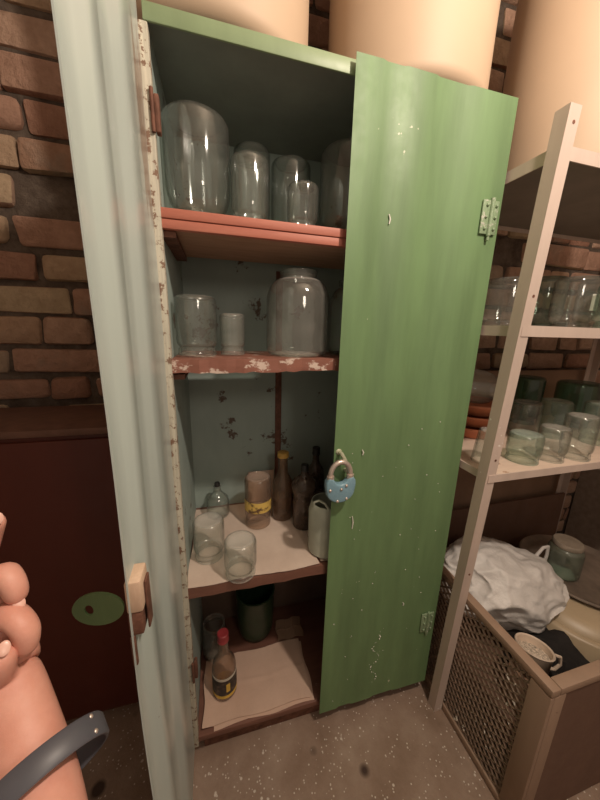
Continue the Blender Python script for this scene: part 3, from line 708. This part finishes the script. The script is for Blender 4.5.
jar('glass_jar', 'jar at the right picture edge behind the tallest front jar', 1.42, .02, PL, .05, .150, GRNG, True, .8, .022, .03, G6)

# ------------------------------------------------------------------ crate with mesh side
CX0, CX1, CY0, CY1, CH = .834, 1.86, -.350, .330, .500
cr = thing('mesh_crate', 'brown crate with expanded metal side under the white rack', 'crate', (CX0, 0, 0))
def ck(name, b, mat, **k):
    for v in b.verts: v.co.x -= CX0
    return obj(name, b, mat, cr, **k)
b = B(); box(b, CX0, CX0 + .028, CY0, CY1, CH - .022, CH, .003); ck('top_rail', b, CRATE)
b = B(); box(b, CX0 + .0285, CX1, CY0, CY0 + .028, CH - .022, CH, .003); ck('top_rail', b, CRATE)
b = B(); box(b, CX0, CX0 + .028, CY0, CY1, .002, .026, .003); ck('bottom_rail', b, CRATE)
b = B(); box(b, CX0, CX0 + .012, CY0, CY0 + .050, .0265, CH - .0225, .002); box(b, CX0 + .0125, CX0 + .05, CY0, CY0 + .012, .0265, CH - .0225, .002); ck('corner_post', b, CRATE)
b = B(); box(b, CX0, CX0 + .028, CY1 - .028, CY1, .0265, CH - .0225, .002); ck('corner_post', b, CRATE)
b = B(); box(b, CX0 + .0505, CX1, CY0 + .004, CY0 + .008, .004, CH - .0225); ck('front_plate', b, CRATEP, smooth=False)
b = B(); box(b, CX0 + .0285, CX1, CY1 - .01, CY1, .004, CH); ck('back_plate', b, CRATEP, smooth=False)
b = B(); box(b, CX0 + .0285, CX1, CY0 + .0085, CY1 - .0105, .19, .205); ck('crate_base', b, CRATEP, smooth=False)
# expanded-metal: staggered diamond strands
b = B(); ya, yb_, za, zb = CY0 + .050, CY1 - .0285, .0265, CH - .0225
pw, ph = .030, .0125; wst = .0016
nrow = int((zb - za) / ph); ncol = int((yb_ - ya) / pw) + 1
xc = CX0 + .008
def strand(p, q):
    (y1, z1), (y2, z2) = p, q
    if max(y1, y2) > yb_ + .002 or min(y1, y2) < ya - .002: return
    d = Vector((y2 - y1, z2 - z1)); n_ = Vector((-d.y, d.x)).normalized() * wst
    vs = []
    for xo, tw in ((xc - .0022, 0), (xc + .0022, .0022)):
        for s in (-1, 1):
            for (yy, zz) in ((y1, z1), (y2, z2)): vs.append(b.verts.new((xo, yy + n_.x * s, zz + n_.y * s + tw)))
    a = vs
    for f in ((0, 1, 3, 2), (4, 6, 7, 5), (0, 4, 5, 1), (2, 3, 7, 6)): b.faces.new([a[i] for i in f])
for r_i in range(nrow):
    z0_, z1_ = za + r_i * ph, za + (r_i + 1) * ph
    for c_i in range(ncol + 1):
        y_ = ya + c_i * pw + (pw / 2 if r_i % 2 else 0)
        strand((y_, z0_), (y_ + pw / 2, z1_)); strand((y_, z0_), (y_ - pw / 2, z1_))
ms = ck('mesh_panel', b, MESHM, smooth=False, fixn=True); ms['label'] = 'dusty expanded metal side with white specks'
b = B(); box(b, .86, 1.95, .375, .388, .0, 1.15, .002); tag(obj('plywood_board', b, CARD, None), 'brown board leaning on the brick wall behind crate and rack, upper part standing in for shade', 'board')  # board made taller, its brown stands in for the dark behind the low shelf
# contents
ZB = .205
bas = thing('enamel_basin', 'upturned beige basin with ringed rim at the right of the crate', 'basin', (1.50, -.02, ZB))
b = B(); lathe(b, [(.300, 0), (.304, .004), (.300, .010), (.285, .016), (.281, .020), (.270, .085), (.262, .092), (.250, .094), (.246, .100), (.225, .120), (.20, .126), (0, .128), (0, .123), (.2, .121), (.222, .115), (.245, .09), (.262, .08), (.276, .016), (.296, .006), (.296, 0)], 80); obj('basin_shell', b, BEIGE, bas)
t = thing('metal_tray', 'grimy round tray lying on the upturned beige basin', 'tray', (1.56, .03, ZB + .1282))
b = B(); lathe(b, [(0, 0), (.17, 0), (.19, .006), (.205, .018), (.212, .020), (.214, .016), (.2, .012), (.188, .0), (.17, -.0)][:6] + [(.206, .014), (.192, .002), (.17, .0)][:0] + [(.209, .0235), (.203, .0215), (.188, .010), (.168, .004), (0, .004)], 64); obj('tray_dish', b, PLATE, t)
pj = jar('glass_jar', 'upright green-grey jar with tin lid at the back of the crate', 1.475, .045, ZB + .1325, .060, .150, GRNG, False, .72, .02, .03)
b = B(); R_ = .060 * .72 + .007
lathe(b, [(R_, .132), (R_ + .001, .134), (R_ + .001, .146), (R_ - .002, .1515), (R_ - .008, .1525), (0, .1515), (0, .1505), (R_ - .004, .150), (R_ - .001, .146), (R_ - .001, .133)], 40); obj('lid', b, LIDM, pj)
# rag on the tray edge
b = B(); bmesh.ops.create_icosphere(b, subdivisions=4, radius=1.0)
for v in b.verts:
    n_ = v.co.copy(); d = 1 + .35 * noise.noise(n_ * 1.7) + .18 * noise.noise(n_ * 5)
    v.co = Vector((n_.x * .115 * d, n_.y * .125 * d, max(-.0, .10 * n_.z * d + .03)))
o = obj('black_cloth', b, CLOTH, None, loc=(1.130, -.170, ZB)); tag(o, 'heap of black cloth under the bag in the crate', 'cloth')
# plastic bag
bag = thing('plastic_bag', 'crumpled white plastic carrier bag stuffed into the crate', 'bag', (1.125, .045, .2055))
b = B(); bmesh.ops.create_icosphere(b, subdivisions=6, radius=1.0)
for v in b.verts:
    n_ = v.co.copy()
    r1 = abs(noise.noise(n_ * 1.3 + Vector((3, 1, 2)))); r2 = abs(noise.noise(n_ * 3.1 + Vector((1, 5, 2)))); r3 = noise.noise(n_ * 6)
    r4 = 1 - abs(noise.noise(n_ * 2.6 + Vector((7, 2, 9)))) * 2.2; d = .94 - .22 * r1 - .09 * r2 + .012 * r3 + .035 * max(0, r4) ** 3
    x, y, zz = n_.x * .31 * d, n_.y * .195 * d, n_.z * .165 * d
    zz += -.20 * x + .17
    fl = .165 * min(1, max(0, (x - .0) / .05))
    v.co = Vector((x, y, max(fl * (1 + .02 * r3), zz)))
obj('bag_body', b, BAG, bag, angle=75)
b = B()
hp_ = [(.20, .00, .235), (.225, .01, .275), (.262, .015, .305), (.295, .02, .300), (.30, .02, .26), (.285, .015, .205), (.262, .01, .165)]
tube(b, [(x - .015, y + .01, zz - .05) for x, y, zz in hp_], [.010, .008, .007, .008, .007, .008, .010], 8)
for v in b.verts: v.co.y = v.co.y * .8
obj('bag_handle', b, BAG, bag)
# cup
cup = thing('enamel_cup', 'cream cup of white grit tucked beside the crate rail', 'cup', (.965, -.222, .349), rot=(math.radians(-8), math.radians(10), 0))
b = B(); lathe(b, [(0, 0), (.034, 0), (.038, .004), (.046, .066), (.049, .070), (.047, .073), (.043, .070), (.0355, .006), (0, .004)], 40); obj('cup_body', b, CUP, cup)
b = B(); lathe(b, [(0, .0045), (.0345, .0065), (.041, .052), (.03, .056), (0, .055)], 32); 
obj('grit', b, GRIT, cup)
b = B(); tube(b, [(.045, -.02, .060), (.066, -.03, .058), (.070, -.031, .036), (.058, -.026, .018), (.038, -.016, .014)], .0045, 8); obj('cup_handle', b, CUP, cup)
bx_ = B(); box(bx_, .925, 1.0, -.262, -.185, ZB, ZB + .136, .006); o = obj('cardboard_box', bx_, CARD, None); tag(o, 'small brown carton under the cream cup in the crate', 'box')
jar('glass_jar', 'low green jar at the front right inside the crate', 1.270, -.293, ZB, .043, .205, GRNG, True, .8, .022, .03)

# ------------------------------------------------------------------ dark red cabinet on the left
rb = thing('red_cabinet', 'dark red metal cabinet in shade against the brick wall at left', 'cabinet', (-.33, .3, 0))
def rr(name, b, mat, **k):
    for v in b.verts: v.co.x += .33; v.co.y -= .3
    return obj(name, b, mat, rb, **k)
b = B(); box(b, -.60, -.045, .190, .445, .03, 1.020, .004); rr('carcass', b, REDBOX)
b = B(); box(b, -.61, -.035, .180, .450, 1.0205, 1.040, .003); rr('top_panel', b, plain('dusty_brown_top', (0.17, 0.085, 0.06), 0.6))
b = B(); box(b, -.595, -.05, .176, .1895, .06, 1.010, .003); rr('front_door', b, REDBOX)
b = B(); box(b, -.60, -.045, .21, .44, 0, .0295); rr('plinth', b, RUST, smooth=False)
b = B(); box(b, -.61, -.590, .180, .450, 1.0405, 1.056, .003); rr('side_rail', b, plain('brown_batten', (0.22, 0.10, 0.06), 0.6))

# ------------------------------------------------------------------ the photographer's forearm and fist
per = thing('person', 'person reaching in from lower left, bare forearm, closed fist and grey wristband', 'person', (0, 0, 0))
def skin_mesh(name, chains, mat, parent, root=0, sub=2):
    verts, edges, rad = [], [], []
    for start, pts in chains:
        prev = start
        for (p, r) in pts:
            verts.append(p); rad.append(r)
            i = len(verts) - 1
            if prev is not None: edges.append((prev, i))
            prev = i
    me = bpy.data.meshes.new(name); me.from_pydata(verts, edges, []); o = bpy.data.objects.new(name, me); link(o, parent)
    sk = o.modifiers.new('skin', 'SKIN'); sk.use_smooth_shade = True; sk.branch_smoothing = 0.3
    lay = me.skin_vertices[0].data
    for i, r in enumerate(rad): lay[i].radius = (r, r) if isinstance(r, (int, float)) else r
    lay[root].use_root = True
    ss = o.modifiers.new('sub', 'SUBSURF'); ss.levels = sub; ss.render_levels = sub
    dg = bpy.context.evaluated_depsgraph_get(); ev = o.evaluated_get(dg); m2 = bpy.data.meshes.new_from_object(ev)
    o.modifiers.clear(); o.data = m2; m2.materials.clear(); m2.materials.append(mat)
    m2.polygons.foreach_set('use_smooth', [True] * len(m2.polygons))
    return o
arm = [((-0.0011, -0.5825, 0.9273), .036), ((-0.0226, -0.5391, 0.9277), .034), ((-0.0462, -0.4924, 0.9399), .0315), ((-0.0663, -0.4609, 0.9591), .0295), ((-0.0812, -0.4403, 0.9880), .029),
       ((-0.099, -0.4214, 1.0150), .033), ((-0.1104, -0.4054, 1.040), .031)]
chains = [(None, arm),
    (5, [((-.103, -.4170, 1.045), .013), ((-0.0772, -0.4290, 1.0630), .0120), ((-0.0635, -0.4370, 1.0500), .0110), ((-0.0690, -0.4370, 1.0270), .0095)]),
    (6, [((-.108, -.4030, 1.072), .012), ((-0.0865, -0.4120, 1.0935), .0115), ((-0.0775, -0.4190, 1.0830), .0105), ((-0.0755, -0.4215, 1.0640), .0090)]),
    (6, [((-.1190, -.3920, 1.0850), .012), ((-0.1045, -0.3940, 1.1180), .0105), ((-0.0935, -0.3965, 1.1390), .0085)]),
    (6, [((-.128, -.3890, 1.060), .011), ((-.130, -.3780, 1.080), .010), ((-.118, -.375, 1.092), .009)]),
    (4, [((-.0900, -.4420, 1.010), .015), ((-0.0790, -0.4510, 1.0330), .0125), ((-0.0745, -0.4480, 1.0480), .0100)])]
body = skin_mesh('body', chains, SKIN, per, 5)
def nail(c_, n_, up, w, l):
    n_ = Vector(n_).normalized(); u_ = Vector(up); u_ = (u_ - n_ * u_.dot(n_)).normalized(); s_ = u_.cross(n_)
    b = B(); bmesh.ops.create_uvsphere(b, u_segments=14, v_segments=8, radius=1)
    M_ = Matrix((s_ * w, u_ * l, n_ * .0008)).transposed()
    for v in b.verts: v.co = M_ @ v.co + Vector(c_)
    return obj('fingernail', b, NAIL, per)
C_ = Vector((.1052, -.6985, 1.3116))
for tip, up, rr_ in (((-0.0935, -0.3965, 1.1370), (.1, 0, 1), .0064), ((-0.0757, -0.4213, 1.0655), (.3, 0, -1), .0064), ((-0.0750, -0.4482, 1.0470), (.2, 0, 1), .0074)):
    d = (C_ - Vector(tip)).normalized(); nail(Vector(tip) + d * (rr_ - .0006), d, up, .0042, .0056)
# wristband: loose strap round the wrist
ax = Vector((-0.4446, 0.6394, 0.6273)).normalized(); vd = Vector((-.36, .5, -.78))
ax = (ax + vd * .27).normalized()
cc = Vector((-0.0530, -0.4830, .9400))
sd = Vector((.966, -.258, .026)) * .95 + Vector((.035, .229, .973)) * .30; sd = (sd - ax * sd.dot(ax)).normalized(); fr = ax.cross(sd)
b = B(); n = 56; rings = []
for k in range(n):
    a = 2 * PI * k / n; e = sd * math.cos(a) * .046 + fr * math.sin(a) * .043
    nn = (sd * math.cos(a) / .046 + fr * math.sin(a) / .040).normalized()
    q = cc + sd * .006 + e
    rings.append([b.verts.new(q + ax * s * hw + nn * o_) for (s, hw, o_) in ((-1, .0095, -.0004), (-1, .0095, .0014), (-1, .0075, .0028), (1, .0075, .0028), (1, .0095, .0014), (1, .0095, -.0004))])
for k in range(n):
    for i in range(6): b.faces.new((rings[k][i], rings[(k + 1) % n][i], rings[(k + 1) % n][(i + 1) % 6], rings[k][(i + 1) % 6]))
wb = obj('wristband', b, BAND, per); wb['label'] = 'dark grey rubber fitness band'
b = B()
for s in (-.006, .006):
    q = cc + sd * .0535 + ax * s
    bmesh.ops.create_uvsphere(b, u_segments=10, v_segments=6, radius=.0024, matrix=Matrix.Translation(q))
obj('band_pin', b, SHACK, wb)

# ------------------------------------------------------------------ light, world, camera
def lamp(name, loc, power, color, size):
    l = bpy.data.lights.new(name, 'POINT'); l.energy = power; l.color = color; l.shadow_soft_size = size
    o = bpy.data.objects.new(name, l); link(o, None, loc); return o
lamp('ceiling_bulb', (.68, -.76, 2.20), 44, (1.0, .85, .70), .035)
lamp('fill_light', (.50, -1.32, 1.74), 7, (1.0, .85, .70), .12)  # added fill lamp, brightens the inside of the cabinet
w = bpy.data.worlds.new('world'); S.world = w; w.use_nodes = True
w.node_tree.nodes['Background'].inputs[0].default_value = (.75, .58, .45, 1); w.node_tree.nodes['Background'].inputs[1].default_value = 0.34

cam = bpy.data.cameras.new('camera'); co = bpy.data.objects.new('camera', cam); link(co)
yaw, pitch, roll, f = .2678, .2323, .0272, 300.3
fw = Vector((math.sin(yaw) * math.cos(pitch), math.cos(yaw) * math.cos(pitch), -math.sin(pitch)))
r0 = Vector((math.cos(yaw), -math.sin(yaw), 0)); u0 = r0.cross(fw)
rt = r0 * math.cos(roll) + u0 * math.sin(roll); up = -r0 * math.sin(roll) + u0 * math.cos(roll)
M = Matrix((rt, up, -fw)).transposed().to_4x4(); M.translation = Vector((.1052, -.6985, 1.3116))
co.matrix_world = M
cam.sensor_fit = 'VERTICAL'; cam.sensor_height = 36; cam.sensor_width = 27; cam.lens = f / 800 * 36; cam.clip_start = .01
S.camera = co
S.view_settings.view_transform = 'Standard'; S.view_settings.look = 'None'; S.view_settings.gamma = 1; S.view_settings.use_curve_mapping = False
S.view_settings.exposure = 0.25
S.cycles.transparent_max_bounces = 40; S.cycles.max_bounces = 8; S.cycles.use_denoising = True
